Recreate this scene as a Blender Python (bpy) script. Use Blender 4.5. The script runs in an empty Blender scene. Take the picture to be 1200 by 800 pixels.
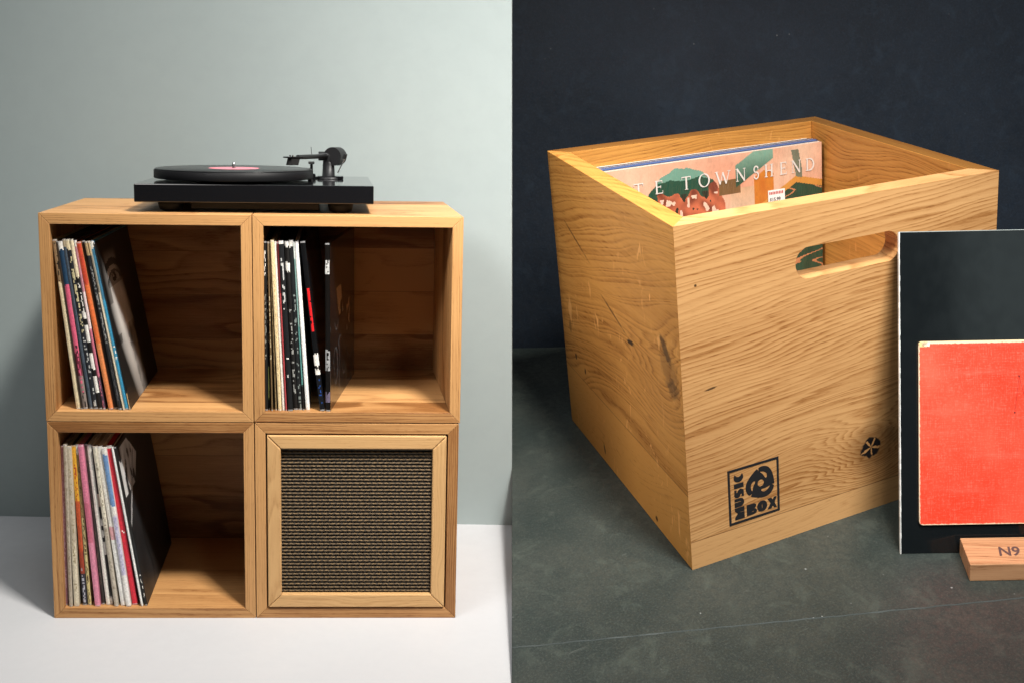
import bpy, math, random
from mathutils import Vector, Matrix, noise as mnoise
from mathutils.geometry import tessellate_polygon
random.seed(7)
SC = bpy.context.scene
COL = SC.collection
PI = math.pi

# ------------------------------------------------------------------ frames
# Two sets stand side by side: a shelf of cube modules on a pale floor, a record crate on a dark floor.
F = 1260.0                                  # focal length in pixels of a 1200 px wide picture
BL = Matrix(((0.9995659406, -0.1613134421, 0.0252665935), (0.0286903822, 0.9755338274, -0.1482016408), (-0.0066927086, 0.2010698128, 0.9901247187)))
TL = Vector((-0.8664773494, 2.0333440344, -0.5222367139))
BR = Matrix(((0.8835175618, -0.2828807473, -0.1036614131), (0.4294479270, 0.9169808698, -0.3232567345), (0.1870058716, 0.3507043384, 0.9451753676)))
TR = Vector((0.1855375604, 1.1061299333, -0.2348318565))
SR = 1.9                                  # the crate stands as far away as the floor height asks
nL = BL.col[0].cross(BL.col[1]).normalized()
nR = BR.col[0].cross(BR.col[1]).normalized()
HC = -nL.dot(TL)
yw = (Vector((0, 1, 0)) - nL * nL.y).normalized()
xw = yw.cross(nL)
W3 = Matrix((xw, yw, nL))                   # photograph axes -> world axes
CAMP = Vector((0, 0, HC))
def frame(B, T, s):
    M3 = W3 @ B * s
    return M3.to_4x4(), W3 @ T * s + CAMP
def mk_frame(B, T, s=1.0):
    M3 = (W3 @ B) * s
    t = (W3 @ T) * s + CAMP
    M = M3.to_4x4(); M.translation = t
    return M
ML = mk_frame(BL, TL)
MR = mk_frame(BR, TR, SR)
def unproj(M, px, py, ax, val):
    """local point of frame M seen at a pixel, on the plane local[ax] = val (used for measuring)"""
    d = W3 @ Vector(((px - 600) / F, 1, (400 - py) / F))
    Mi = M.inverted()
    o = Mi @ CAMP
    a = Mi.to_3x3() @ d
    s = (val - o[ax]) / a[ax]
    return o + a * s

def srgb(r, g, b):
    f = lambda c: (c / 255 / 12.92) if c / 255 <= 0.04045 else ((c / 255 + 0.055) / 1.055) ** 2.4
    return (f(r), f(g), f(b))
def h(s):
    return srgb(int(s[0:2], 16), int(s[2:4], 16), int(s[4:6], 16))

# ------------------------------------------------------------------ node helper
class NT:
    def __init__(self, name):
        self.m = bpy.data.materials.new(name); self.m.use_nodes = True
        self.t = self.m.node_tree; self.n = self.t.nodes; self.n.clear()
        self.out = self.n.new('ShaderNodeOutputMaterial')
        self.bsdf = self.n.new('ShaderNodeBsdfPrincipled')
        self.t.links.new(self.bsdf.outputs[0], self.out.inputs[0])
    def sock(self, inp, v):
        if isinstance(v, bpy.types.NodeSocket): self.t.links.new(v, inp)
        elif v is not None:
            if hasattr(inp.default_value, '__len__'):
                n = len(inp.default_value)
                v = tuple(v) if hasattr(v, '__len__') else (v,) * n
                inp.default_value = (tuple(v) + (1.0,))[:n] if len(v) < n else v[:n]
            else: inp.default_value = v
    def set(self, **k):
        for a, v in k.items(): self.sock(self.bsdf.inputs[a.replace('_', ' ')], v)
    def math(self, op, a, b=None, c=None, clamp=False):
        x = self.n.new('ShaderNodeMath'); x.operation = op; x.use_clamp = clamp
        self.sock(x.inputs[0], a)
        if b is not None: self.sock(x.inputs[1], b)
        if c is not None: self.sock(x.inputs[2], c)
        return x.outputs[0]
    def vmath(self, op, a, b=None):
        x = self.n.new('ShaderNodeVectorMath'); x.operation = op
        self.sock(x.inputs[0], a)
        if b is not None: self.sock(x.inputs[1], b)
        return x.outputs[0] if op not in ('LENGTH', 'DISTANCE') else x.outputs[1]
    def sep(self, v):
        x = self.n.new('ShaderNodeSeparateXYZ'); self.sock(x.inputs[0], v); return x.outputs
    def comb(self, a, b, c):
        x = self.n.new('ShaderNodeCombineXYZ')
        for i, v in enumerate((a, b, c)): self.sock(x.inputs[i], v)
        return x.outputs[0]
    def attr(self, name, fac=False):
        x = self.n.new('ShaderNodeAttribute'); x.attribute_name = name; return x.outputs['Color'] if name == 'Col' else x.outputs['Vector']
    def noise(self, v, scale=1, detail=2, rough=.5, dist=0):
        x = self.n.new('ShaderNodeTexNoise'); self.sock(x.inputs['Vector'], v)
        x.inputs['Scale'].default_value = scale; x.inputs['Detail'].default_value = detail
        x.inputs['Roughness'].default_value = rough; x.inputs['Distortion'].default_value = dist
        return x.outputs[0]
    def white(self, w):
        x = self.n.new('ShaderNodeTexWhiteNoise'); x.noise_dimensions = '1D'; self.sock(x.inputs['W'], w); return x.outputs
    def voro(self, v, scale, feat='F1'):
        x = self.n.new('ShaderNodeTexVoronoi'); x.feature = feat; self.sock(x.inputs['Vector'], v); x.inputs['Scale'].default_value = scale
        return x.outputs
    def ramp(self, f, stops, interp='LINEAR'):
        x = self.n.new('ShaderNodeValToRGB'); x.color_ramp.interpolation = interp
        el = x.color_ramp.elements
        while len(el) < len(stops): el.new(0.5)
        for e, (p, c) in zip(el, stops):
            e.position = p; e.color = (tuple(c) + (1,)) if hasattr(c, '__len__') else (c, c, c, 1)
        self.sock(x.inputs[0], f); return x.outputs[0]
    def mr(self, v, a, b, c=0, d=1, smooth=True):
        x = self.n.new('ShaderNodeMapRange'); x.interpolation_type = 'SMOOTHSTEP' if smooth else 'LINEAR'
        self.sock(x.inputs[0], v)
        for i, k in enumerate((a, b, c, d)): self.sock(x.inputs[i + 1], k)
        return x.outputs[0]
    def mix(self, f, a, b, mode='MIX'):
        x = self.n.new('ShaderNodeMix'); x.data_type = 'RGBA'; x.blend_type = mode
        self.sock(x.inputs[0], f); self.sock(x.inputs[6], a); self.sock(x.inputs[7], b)
        return x.outputs[2]
    def bump(self, hgt, strength=.3, dist=.001, normal=None):
        x = self.n.new('ShaderNodeBump'); x.inputs['Strength'].default_value = strength
        x.inputs['Distance'].default_value = dist; self.sock(x.inputs['Height'], hgt)
        if normal is not None: self.sock(x.inputs['Normal'], normal)
        self.t.links.new(x.outputs[0], self.bsdf.inputs['Normal'])
        return x.outputs[0]

def oak(name, light, dark, seed, stave=0.09, y0=0.0, ring=330., pith=0.035, knots=(), marks=(), contrast=1.0, tone=.16, low=0.0,
        rough=.45, flecks=0.0, wob=1.0, slope=0.0):
    """solid oak: grain coordinates come from the 'gc' attribute (x along the grain, y across, z through), metres"""
    t = NT(name)
    p0 = t.attr('gc')
    sx, sy, sz = t.sep(p0)
    si = t.math('FLOOR', t.math('DIVIDE', t.math('SUBTRACT', sy, y0), stave))
    wn = t.white(t.math('ADD', si, seed * 7.31))
    r1 = wn[0]
    wc = t.sep(wn[1])
    # a stave: its own piece of trunk
    offs = t.comb(t.math('MULTIPLY', wc[0], 9.0), t.math('MULTIPLY', wc[1], 5.0), t.math('MULTIPLY', wc[2], 7.0))
    ps = t.vmath('ADD', p0, offs)
    w1 = t.math('SUBTRACT', t.noise(t.vmath('MULTIPLY', ps, (2.6, 9, 9)), 1.0, 2, .5), .5)
    w2 = t.math('SUBTRACT', t.noise(t.vmath('MULTIPLY', ps, (11., 45, 45)), 1.0, 2, .5), .5)
    cy = t.math('ADD', t.math('SUBTRACT', sy, t.math('MULTIPLY', t.math('ADD', si, t.math('MULTIPLY', wc[1], 1.3)), stave)), -y0)
    cy = t.math('ADD', cy, t.math('MULTIPLY', sx, slope))
    cy = t.math('ADD', cy, t.math('MULTIPLY', w1, .06 * wob))
    cz = t.math('ADD', sz, t.math('ADD', t.math('MULTIPLY', wc[2], .05), pith))
    cz = t.math('ADD', cz, t.math('MULTIPLY', w1, .05 * wob))
    rad = t.math('SQRT', t.math('ADD', t.math('MULTIPLY', cy, cy), t.math('MULTIPLY', cz, cz)))
    ph = t.math('MULTIPLY', t.math('ADD', rad, t.math('MULTIPLY', w2, .0045 * wob)), ring)
    vary = t.noise(t.comb(t.math('MULTIPLY', rad, 60.), t.math('MULTIPLY', wc[0], 20.), 0.0), 1.0, 2, .6)
    ph = t.math('ADD', ph, t.math('MULTIPLY', vary, 5.5))
    for (kx, ky, kr, amp, sp) in knots:      # grain flows round each knot
        dx = t.math('MULTIPLY', t.math('SUBTRACT', sx, kx), .75); dy = t.math('SUBTRACT', sy, ky)
        dd = t.math('ADD', t.math('MULTIPLY', dx, dx), t.math('MULTIPLY', dy, dy))
        g = t.math('EXPONENT', t.math('DIVIDE', dd, -sp * sp))
        ph = t.math('ADD', ph, t.math('MULTIPLY', g, amp))
    fr = t.math('FRACT', ph)
    ringv = t.ramp(fr, [(0, .25), (.10, .0), (.32, .5), (.6, .85), (.88, 1.0), (1, .3)])
    amt = t.mr(t.noise(t.vmath('MULTIPLY', ps, (4, 26, 26)), 1.0, 2, .6), .30, .62, .45, 1.0)
    ringv = t.math('ADD', t.math('MULTIPLY', ringv, amt), t.math('MULTIPLY', t.math('SUBTRACT', 1.0, amt), .62))
    # pores: short dark dashes, denser in the early wood
    po = t.noise(t.vmath('MULTIPLY', ps, (55, 900, 900)), 1.0, 2, .6)
    pore = t.mr(po, .52, .68)
    pore = t.math('MULTIPLY', pore, t.math('SUBTRACT', 1.15, ringv))
    fine = t.noise(t.vmath('MULTIPLY', ps, (14, 420, 420)), 1.0, 3, .6)
    mott = t.noise(t.vmath('MULTIPLY', ps, (3.5, 22, 22)), 1.0, 3, .55)
    k = t.math('ADD', t.math('MULTIPLY', ringv, .58 * contrast), t.math('MULTIPLY', fine, .55))
    k = t.math('ADD', k, t.math('MULTIPLY', mott, .85))
    k = t.math('SUBTRACT', k, t.math('MULTIPLY', pore, .38 * contrast))
    k = t.math('ADD', k, t.math('MULTIPLY', t.math('SUBTRACT', r1, .5), tone * 2.2))
    if low: k = t.math('ADD', k, t.math('MULTIPLY', t.math('LESS_THAN', sy, y0 + stave), low))
    mid = tuple((a + b) / 2 * 1.04 for a, b in zip(light, dark))
    col = t.ramp(t.math('MULTIPLY', k, .66), [(.08, tuple(c * .72 for c in dark)), (.32, dark), (.55, mid), (.82, light)])
    if flecks:
        fl = t.noise(t.vmath('MULTIPLY', ps, (90, 34, 34)), 1.0, 2, .5, 1.2)
        fl2 = t.mr(t.noise(ps, 9, 2), .45, .62)
        f = t.math('MULTIPLY', t.math('MULTIPLY', t.mr(fl, .62, .70), fl2), flecks)
        col = t.mix(f, col, tuple(min(1, c * 1.35 + .05) for c in light))
    # hairline between staves
    fs = t.math('FRACT', t.math('DIVIDE', t.math('SUBTRACT', sy, y0), stave))
    edge = t.math('LESS_THAN', t.math('MULTIPLY', fs, stave), .0009)
    col = t.mix(t.math('MULTIPLY', edge, .7), col, tuple(c * .45 for c in dark))
    hgt = t.math('SUBTRACT', t.math('MULTIPLY', fine, .4), pore)
    for (kx, ky, kr, amp, sp) in knots:
        if kr <= 0: continue
        v = t.comb(t.math('SUBTRACT', sx, kx), t.math('SUBTRACT', sy, ky), 0.0)
        nz = t.math('MULTIPLY', t.math('SUBTRACT', t.noise(v, 90, 3), .5), kr * .9)
        d = t.math('ADD', t.vmath('LENGTH', t.vmath('MULTIPLY', v, (.8, 1, 0))), nz)
        halo = t.mr(d, kr * .9, kr * 3.2, 1, 0)
        col = t.mix(t.math('MULTIPLY', halo, .55), col, tuple(c * .42 for c in dark))
        core = t.mr(d, kr * .85, kr * 1.02, 1, 0)
        vx = t.sep(v)
        ang = t.math('ARCTAN2', vx[1], vx[0])
        star = t.math('ADD', t.math('COSINE', t.math('ADD', t.math('MULTIPLY', ang, 5), 1.1)), t.math('MULTIPLY', t.noise(v, 260, 2), 1.2))
        cut = t.mr(t.math('ADD', star, t.math('DIVIDE', d, -kr * .75)), .35, .55)
        kc = t.mix(cut, (.012, .010, .010), tuple(c * .95 for c in mid))
        col = t.mix(core, col, kc)
    for (kx, ky, rx, ry, dk, an) in marks:     # small stains, splits and pin knots
        v = t.comb(t.math('SUBTRACT', sx, kx), t.math('SUBTRACT', sy, ky), 0.0)
        vr = t.n.new('ShaderNodeVectorRotate'); vr.rotation_type = 'Z_AXIS'
        t.sock(vr.inputs['Vector'], v); vr.inputs['Angle'].default_value = an
        v = vr.outputs[0]
        d = t.vmath('LENGTH', t.vmath('MULTIPLY', v, (1 / rx, 1 / ry, 0)))
        d = t.math('ADD', d, t.math('MULTIPLY', t.math('SUBTRACT', t.noise(p0, 160, 3, .65), .5), 1.1))
        col = t.mix(t.math('MULTIPLY', t.mr(d, .55, 1.05, 1, 0), dk), col, (.035, .018, .008))
    t.set(Base_Color=col, Roughness=t.math('ADD', rough, t.math('MULTIPLY', pore, .25)))
    t.bsdf.inputs['Specular IOR Level'].default_value = .35
    t.bump(hgt, .22, .0006)
    return t.m

def simple(name, col, rough=.5, metal=0, coat=0, spec=.5, bump=0, bscale=200):
    t = NT(name)
    t.set(Base_Color=col, Roughness=rough, Metallic=metal, Coat_Weight=coat, Specular_IOR_Level=spec)
    g = t.n.new('ShaderNodeTexCoord').outputs['Object']
    n = t.noise(g, bscale, 3)
    t.set(Base_Color=t.mix(t.mr(n, .3, .7, 0, .18), col, tuple(c * .7 for c in col)))
    if bump: t.bump(n, bump, .0005)
    return t.m
def printed(name, rough=.5, coat=0, wrinkle=0):
    t = NT(name)
    c = t.attr('Col')
    g = t.n.new('ShaderNodeTexCoord').outputs['Object']
    n = t.noise(g, 420, 3)
    c2 = t.mix(t.mr(n, .35, .7, 0, .16), c, t.mix(1.0, c, (.55, .5, .45), 'MULTIPLY'))
    t.set(Base_Color=c2, Roughness=rough, Coat_Weight=coat, Coat_Roughness=.06)
    if wrinkle:
        w = t.noise(t.vmath('MULTIPLY', g, (75, 75, 9)), 1.0, 3, .6, .8)
        b = t.n.new('ShaderNodeBump'); b.inputs['Strength'].default_value = wrinkle; b.inputs['Distance'].default_value = .012
        t.sock(b.inputs['Height'], w); t.t.links.new(b.outputs[0], t.bsdf.inputs['Coat Normal'])
    else:
        t.bump(n, .1, .0004)
    return t.m

# ------------------------------------------------------------------ mesh helper
def tag(o, label=None, cat=None, group=None, kind=None):
    if label: o['label'] = label
    if cat: o['category'] = cat
    if group: o['group'] = group
    if kind: o['kind'] = kind
    return o
def empty(name, M, loc, label, cat, group=None):
    o = bpy.data.objects.new(name, None); COL.objects.link(o)
    o.empty_display_size = .02
    o.location = M @ Vector(loc)
    return tag(o, label, cat, group)
class MB:
    def __init__(self): self.v = []; self.f = []; self.g = []; self.c = []; self.sm = []
    def add(self, vs, fs, gf=None, col=None, smooth=False):
        b = len(self.v)
        self.v += [tuple(v) for v in vs]
        for q in vs: self.g.append(tuple(gf(q)) if gf else tuple(q))
        for i, f in enumerate(fs):
            self.f.append(tuple(b + k for k in f)); self.sm.append(smooth)
            self.c.append(col[i] if isinstance(col, list) else (col or (1, 1, 1)))
        return self
    def box(self, a, b, gf=None, col=None, taper=None, rot=None):
        x0, y0, z0 = a; x1, y1, z1 = b
        vs = [Vector(p) for p in ((x0, y0, z0), (x1, y0, z0), (x1, y1, z0), (x0, y1, z0), (x0, y0, z1), (x1, y0, z1), (x1, y1, z1), (x0, y1, z1))]
        g = [gf(p) if gf else tuple(p) for p in vs]
        if rot: vs = [rot @ p for p in vs]
        fs = [(0, 3, 2, 1), (4, 5, 6, 7), (0, 1, 5, 4), (1, 2, 6, 5), (2, 3, 7, 6), (3, 0, 4, 7)]
        i0 = len(self.v); self.add(vs, fs, None, col); self.g[i0:] = g
        return self
    def prism(self, outer, z0, z1, holes=(), ax=lambda x, y, z: (x, y, z), gf=None, col=None, smooth=False):
        """polygon (x, y), with holes, extruded from z0 to z1; ax maps (x, y, z) into local space"""
        loops = [list(outer)] + [list(q) for q in holes]
        tris = tessellate_polygon([[Vector((p[0], p[1], 0)) for p in q] for q in loops])
        flat = [p for q in loops for p in q]; n = len(flat)
        vs = [ax(p[0], p[1], z0) for p in flat] + [ax(p[0], p[1], z1) for p in flat]
        fs = []
        for t_ in tris:
            a, b, c = (flat[i] for i in t_)
            s = (b[0] - a[0]) * (c[1] - a[1]) - (b[1] - a[1]) * (c[0] - a[0])
            t2 = tuple(t_) if s > 0 else tuple(reversed(t_))
            fs.append(tuple(reversed(t2))); fs.append(tuple(i + n for i in t2))
        k = 0
        for li, q in enumerate(loops):
            m = len(q)
            ar = sum(q[i][0] * q[(i + 1) % m][1] - q[(i + 1) % m][0] * q[i][1] for i in range(m))
            ccw = (ar > 0) == (li == 0)
            for i in range(m):
                a, b = k + i, k + (i + 1) % m
                fs.append((a, b, b + n, a + n) if ccw else (b, a, a + n, b + n))
            k += m
        return self.add(vs, fs, gf, col, smooth)
    def tube(self, pts, r, seg=12, col=None, cap=True, smooth=True):
        pts = [Vector(p) for p in pts]; rs = r if isinstance(r, (list, tuple)) else [r] * len(pts)
        vs = []; fs = []
        d0 = (pts[1] - pts[0]).normalized()
        u = d0.orthogonal().normalized()
        for i, p in enumerate(pts):
            d = (pts[min(i + 1, len(pts) - 1)] - pts[max(i - 1, 0)]).normalized()
            u = (u - d * u.dot(d)).normalized(); w = d.cross(u)
            for k in range(seg):
                a = 2 * PI * k / seg
                vs.append(p + (u * math.cos(a) + w * math.sin(a)) * rs[i])
        for i in range(len(pts) - 1):
            for k in range(seg):
                k2 = (k + 1) % seg
                fs.append((i * seg + k, i * seg + k2, (i + 1) * seg + k2, (i + 1) * seg + k))
        self.add(vs, fs, None, col, smooth)
        if cap:
            self.add(vs[:seg], [tuple(reversed(range(seg)))], None, col)
            self.add(vs[-seg:], [tuple(range(seg))], None, col)
        return self
    def lathe(self, c, prof, seg=64, col=None, smooth=True):
        """profile of (radius, z) turned about a vertical axis at c"""
        vs = []; fs = []
        for (r, z) in prof:
            for k in range(seg):
                a = 2 * PI * k / seg
                vs.append((c[0] + r * math.cos(a), c[1] + r * math.sin(a), c[2] + z))
        n = len(prof)
        for i in range(n - 1):
            for k in range(seg):
                k2 = (k + 1) % seg
                fs.append((i * seg + k, i * seg + k2, (i + 1) * seg + k2, (i + 1) * seg + k))
        self.add(vs, fs, None, col, smooth)
        self.add(vs[:seg], [tuple(reversed(range(seg)))], None, col)
        self.add(vs[-seg:], [tuple(range(seg))], None, col)
        return self
    def grid(self, P, nu, nv, colf, gf=None):
        """surface P(u, v) with one colour per cell"""
        vs = [P(i / nu, j / nv) for j in range(nv + 1) for i in range(nu + 1)]
        fs = []; cs = []
        for j in range(nv):
            for i in range(nu):
                a = j * (nu + 1) + i
                fs.append((a, a + 1, a + nu + 2, a + nu + 1)); cs.append(colf((i + .5) / nu, (j + .5) / nv))
        return self.add(vs, fs, gf, cs)
    def build(self, name, mat, M, parent=None, loc=None, bevel=0, seg=2, colors=False):
        me = bpy.data.meshes.new(name)
        org = parent.location.copy() if parent is not None and parent.parent is None else None
        if parent is not None and parent.parent is not None: org = parent.parent.location.copy()
        if parent is None: org = (M @ Vector(loc)) if loc is not None else Vector((0, 0, 0))
        me.from_pydata([tuple((M @ Vector(v)) - org) for v in self.v], [], self.f)
        at = me.attributes.new('gc', 'FLOAT_VECTOR', 'POINT')
        at.data.foreach_set('vector', [x for g in self.g for x in g])
        if colors:
            ca = me.color_attributes.new('Col', 'FLOAT_COLOR', 'CORNER')
            buf = []
            for f, c in zip(self.f, self.c): buf += [c[0], c[1], c[2], 1.0] * len(f)
            ca.data.foreach_set('color', buf)
        me.polygons.foreach_set('use_smooth', self.sm)
        me.materials.append(mat); me.update()
        o = bpy.data.objects.new(name, me); COL.objects.link(o)
        if parent is not None: o.parent = parent
        else: o.location = org
        if bevel:
            b = o.modifiers.new('edge', 'BEVEL'); b.width = bevel * (SR if M is MR else 1); b.segments = seg; b.limit_method = 'ANGLE'; b.angle_limit = math.radians(35)
            b.harden_normals = False
        return o

# ------------------------------------------------------------------ materials
OAKL, OAKD = (.57, .305, .118), (.24, .098, .028)
m_cube = [oak('oak_cube_%d' % i, OAKL, OAKD, 11 + i * 3, stave=.093, y0=.01 * i, tone=.40, rough=.42, contrast=.9, wob=.4, ring=260, pith=.02) for i in range(4)]
m_edge = oak('oak_frame', (.60, .36, .155), (.42, .225, .085), 55, stave=.2, y0=-.09, tone=.08)
m_black = simple('black_lacquer', (.006, .006, .007), .12, coat=.6)
m_blackm = simple('black_satin', (.007, .007, .008), .45, spec=.35)
m_platter = simple('platter_steel_black', (.005, .005, .006), .55, spec=.25)
m_felt = simple('felt_black', (.02, .02, .022), .9)
m_metal = simple('brushed_metal', (.75, .75, .76), .25, metal=1)
m_rubber = simple('rubber_black', (.01, .01, .01), .7)
m_print = printed('printed_paper', .5)
m_gloss = printed('printed_gloss', .25, coat=.25)
m_shrink = printed('printed_shrink_wrapped', .45, coat=1.0, wrinkle=1.0)

def wall_mat(name, a, b, scale, bump=.15, rough=.8, specks=0, scuff=0, mott=.08):
    t = NT(name); g = t.attr('gc')
    n1 = t.noise(g, scale, 4, .6); n2 = t.noise(g, scale * 14, 4, .65)
    c = t.mix(t.mr(n1, .3, .7), a, b)
    c = t.mix(t.mr(n2, .35, .75, 0, mott), c, tuple(x * .75 for x in a))
    if specks:
        v = t.voro(g, 38)[0]; w = t.noise(g, 5, 2)
        s = t.math('MULTIPLY', t.mr(v, .03, .055, 1, 0), t.mr(w, .5, .62))
        c = t.mix(t.math('MULTIPLY', s, specks), c, (.35, .37, .36))
    if scuff:
        g2 = t.vmath('MULTIPLY', t.vmath('ADD', g, t.vmath('MULTIPLY', (1, 1, 1), (0, 0, 0))), (12, 55, 1))
        s2 = t.mr(t.noise(g2, 1.0, 5, .7, 1.5), .64, .76)
        c = t.mix(t.math('MULTIPLY', s2, scuff), c, tuple(min(1, x * 2.2 + .02) for x in b))
        n3 = t.noise(g, 420, 2, .7)
        c = t.mix(t.mr(n3, .48, .75, 0, .32), c, tuple(x * 2.3 for x in b))
        c = t.mix(t.mr(n3, .5, .3, 0, .25), c, tuple(x * .4 for x in a))
        n5 = t.noise(g, 28, 4, .7, .6)
        c = t.mix(t.mr(n5, .50, .75, 0, .5), c, (b[0] * 1.6, b[1] * 1.7, b[2] * 1.65))
    t.set(Base_Color=c, Roughness=t.mr(n2, .3, .7, rough - .08, rough + .08), Specular_IOR_Level=.4)
    t.bump(t.math('ADD', n2, n1), bump, .002)
    return t.m
m_lwall = wall_mat('plaster_pale_sage', (.31, .36, .357), (.322, .372, .368), 1.4, .03, .8)
m_lfloor = wall_mat('floor_white', (.50, .505, .52), (.525, .53, .545), 1.5, .02, .55)
m_rwall = wall_mat('slate_wall_navy', (.0075, .0125, .0205), (.012, .019, .030), 5.0, .12, .6, specks=.3, scuff=.14, mott=.4)
m_rfloor = wall_mat('slate_floor', (.020, .030, .028), (.043, .050, .043), 9.0, .4, .5, specks=.9, scuff=.45, mott=.6)
m_seam = simple('seam_filler', (.055, .068, .066), .7)

# ------------------------------------------------------------------ the setting
# both sets end on the upright plane that holds the camera's line of sight: a photograph of two sets side by side
def halfplane(poly, side):
    """clip a world polygon to one side of the dividing plane"""
    Wi = W3.inverted()
    X = lambda p: (Wi @ (p - CAMP)).x * side - .0003
    out = []
    for i in range(len(poly)):
        a, b = poly[i], poly[(i + 1) % len(poly)]
        xa, xb = X(a), X(b)
        if xa >= 0: out.append(a)
        if (xa >= 0) != (xb >= 0): out.append(a.lerp(b, xa / (xa - xb)))
    return out
def slab(name, M, pts, thick, mat, side, gfun, sub=1):
    poly = halfplane([M @ Vector(p) for p in pts], side)
    n = (poly[1] - poly[0]).cross(poly[2] - poly[0]).normalized()
    d = n * thick
    mb = MB(); k = len(poly)
    vs = poly + [p - d for p in poly]
    Mi = M.inverted()
    mb.add(vs, [tuple(range(k)), tuple(reversed(range(k, 2 * k)))] + [((i + 1) % k, i, i + k, (i + 1) % k + k) for i in range(k)], lambda p: gfun(Mi @ Vector(p)))
    return tag(mb.build(name, mat, Matrix.Identity(4)), kind='structure')
# left: wall line on the floor through two measured points
a = unproj(ML, 27, 604.5, 2, 0); b = unproj(ML, 590, 614.5, 2, 0)
dw = (b - a).normalized(); A0 = a - dw * 2.2; A1 = b + dw * 1.2
up = Vector((0, 0, 1))
slab('floor', ML, [A0 + Vector((0, -3.2, 0)), A1 + Vector((0, -3.2, 0)), A1 + Vector((0, .02, 0)), A0 + Vector((0, .02, 0))], .03, m_lfloor, -1, lambda p: p)
slab('wall', ML, [A0, A1, A1 + up * 1.75, A0 + up * 1.75], .05, m_lwall, -1, lambda p: (p.x, p.z, 0))
# right
a = unproj(MR, 600, 408, 2, 0); b = unproj(MR, 1200, 394, 2, 0)
dw = (b - a).normalized(); back = Vector((-dw.y, dw.x, 0))
B0 = a - dw * .6; B1 = b + dw * .9
slab('floor', MR, [B0 - back * 1.7, B1 - back * 1.7, B1 + back * .01, B0 + back * .01], .02, m_rfloor, 1, lambda p: p)
slab('wall', MR, [B0, B1, B1 + up * .72, B0 + up * .72], .035, m_rwall, 1, lambda p: (p.x, p.z, p.y))
# seam in the dark floor
a = unproj(MR, 600.4, 758.5, 2, 0); b = unproj(MR, 1240, 696, 2, 0)
mb = MB(); n = 90; d = (b - a); pd = Vector((-d.y, d.x, 0)).normalized()
pts = []
for i in range(n + 1):
    p = a + d * (i / n) + pd * (.0012 * mnoise.noise(Vector((i * .35, 0, 0))))
    pts.append(p)
for i in range(n):
    w = .0004 + .0009 * max(0, mnoise.noise(Vector((i * .21, 3, 0))))
    p, q = pts[i], pts[i + 1]
    if i: pass
    mb.add([p - pd * w, q - pd * w, q + pd * w * .2 + up * .0007, p + pd * w * .2 + up * .0007, q + pd * w, p + pd * w], [(0, 1, 2, 3), (3, 2, 4, 5)], None)
tag(mb.build('floor_seam', m_seam, MR), kind='structure')

# ------------------------------------------------------------------ cube modules
T = .0195; DEP = .3713
def cube_module(x0, x1, z0, z1, mat, label, name='storage_cube', nudge=0):
    r = empty(name, ML, ((x0 + x1) / 2, 0, z0), label, 'storage cube' if name == 'storage_cube' else 'speaker', 'stacked oak cube modules')
    rnd = random.Random(x0 * 77 + z0 * 31)
    y0 = nudge; y1 = DEP + nudge; t = T
    def pris(poly, nm, gf):
        # front view polygon (x, z) pushed back along y
        MB().prism(poly, -y1, -y0, (), lambda x, z, y: (x, -y, z), gf).build(nm, mat, ML, r, bevel=.0008)
    o1, o2, o3, o4 = (rnd.random() * 5 for _ in range(4))
    e = .0001
    pris([(x0 + e, z0), (x1 - e, z0), (x1 - t - e, z0 + t), (x0 + t + e, z0 + t)], 'bottom_panel', lambda p: (p[0] + o1, p[1] + .4, p[2]))
    pris([(x0 + t + e, z1 - t), (x1 - t - e, z1 - t), (x1 - e, z1), (x0 + e, z1)], 'top_panel', lambda p: (p[0] + o2, p[1] + .1, p[2]))
    pris([(x0, z0 + e), (x0 + t, z0 + t + e), (x0 + t, z1 - t - e), (x0, z1 - e)], 'side_panel', lambda p: (p[2] + o3, p[1] + .2, p[0]))
    pris([(x1 - t, z0 + t + e), (x1, z0 + e), (x1, z1 - e), (x1 - t, z1 - t - e)], 'side_panel', lambda p: (p[2] + o4, p[1] + .3, p[0]))
    MB().box((x0 + t + .0003, y1 - .02, z0 + t + .0003), (x1 - t - .0003, y1 - .002, z1 - t - .0003), lambda p: (p[0] + o1 * 2, p[2], p[1])).build('back_panel', mat, ML, r)
    return r
XM = .380; ZM = .3795
cube_module(0, XM - .0007, ZM, .759, m_cube[0], 'upper left oak cube holding the records beside a black and white portrait sleeve')
cube_module(XM + .0007, .7605, ZM, .759, m_cube[1], 'upper right oak cube holding mostly black spined records, above the speaker')
cube_module(.001, XM - .0005, 0, ZM - .0012, m_cube[2], 'lower left oak cube packed with white, pink and red spined records')
spk = cube_module(XM + .0012, .7585, 0, ZM - .0016, m_cube[3], 'lower right oak cube closed by a brown woven speaker grille', 'speaker_cabinet')
# speaker front: mitred inner frame and grille cloth
fx0, fx1, fz0, fz1 = XM + .0012 + T + .0028, .7585 - T - .0028, T + .0028, ZM - .0016 - T - .0028
w = .0255; e = .0001
def fpr(poly, nm, gf, mat=m_edge):
    MB().prism(poly, -.035, .003, (), lambda x, z, y: (x, -y, z), gf).build(nm, mat, ML, spk, bevel=.0022)
fpr([(fx0 + e, fz0), (fx1 - e, fz0), (fx1 - w - e, fz0 + w), (fx0 + w + e, fz0 + w)], 'grille_frame', lambda p: (p[0], p[2], p[1]))
fpr([(fx0 + w + e, fz1 - w), (fx1 - w - e, fz1 - w), (fx1 - e, fz1), (fx0 + e, fz1)], 'grille_frame', lambda p: (p[0] + 2, p[2], p[1]))
fpr([(fx0, fz0 + e), (fx0 + w, fz0 + w + e), (fx0 + w, fz1 - w - e), (fx0, fz1 - e)], 'grille_frame', lambda p: (p[2] + 4, p[0], p[1]))
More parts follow.
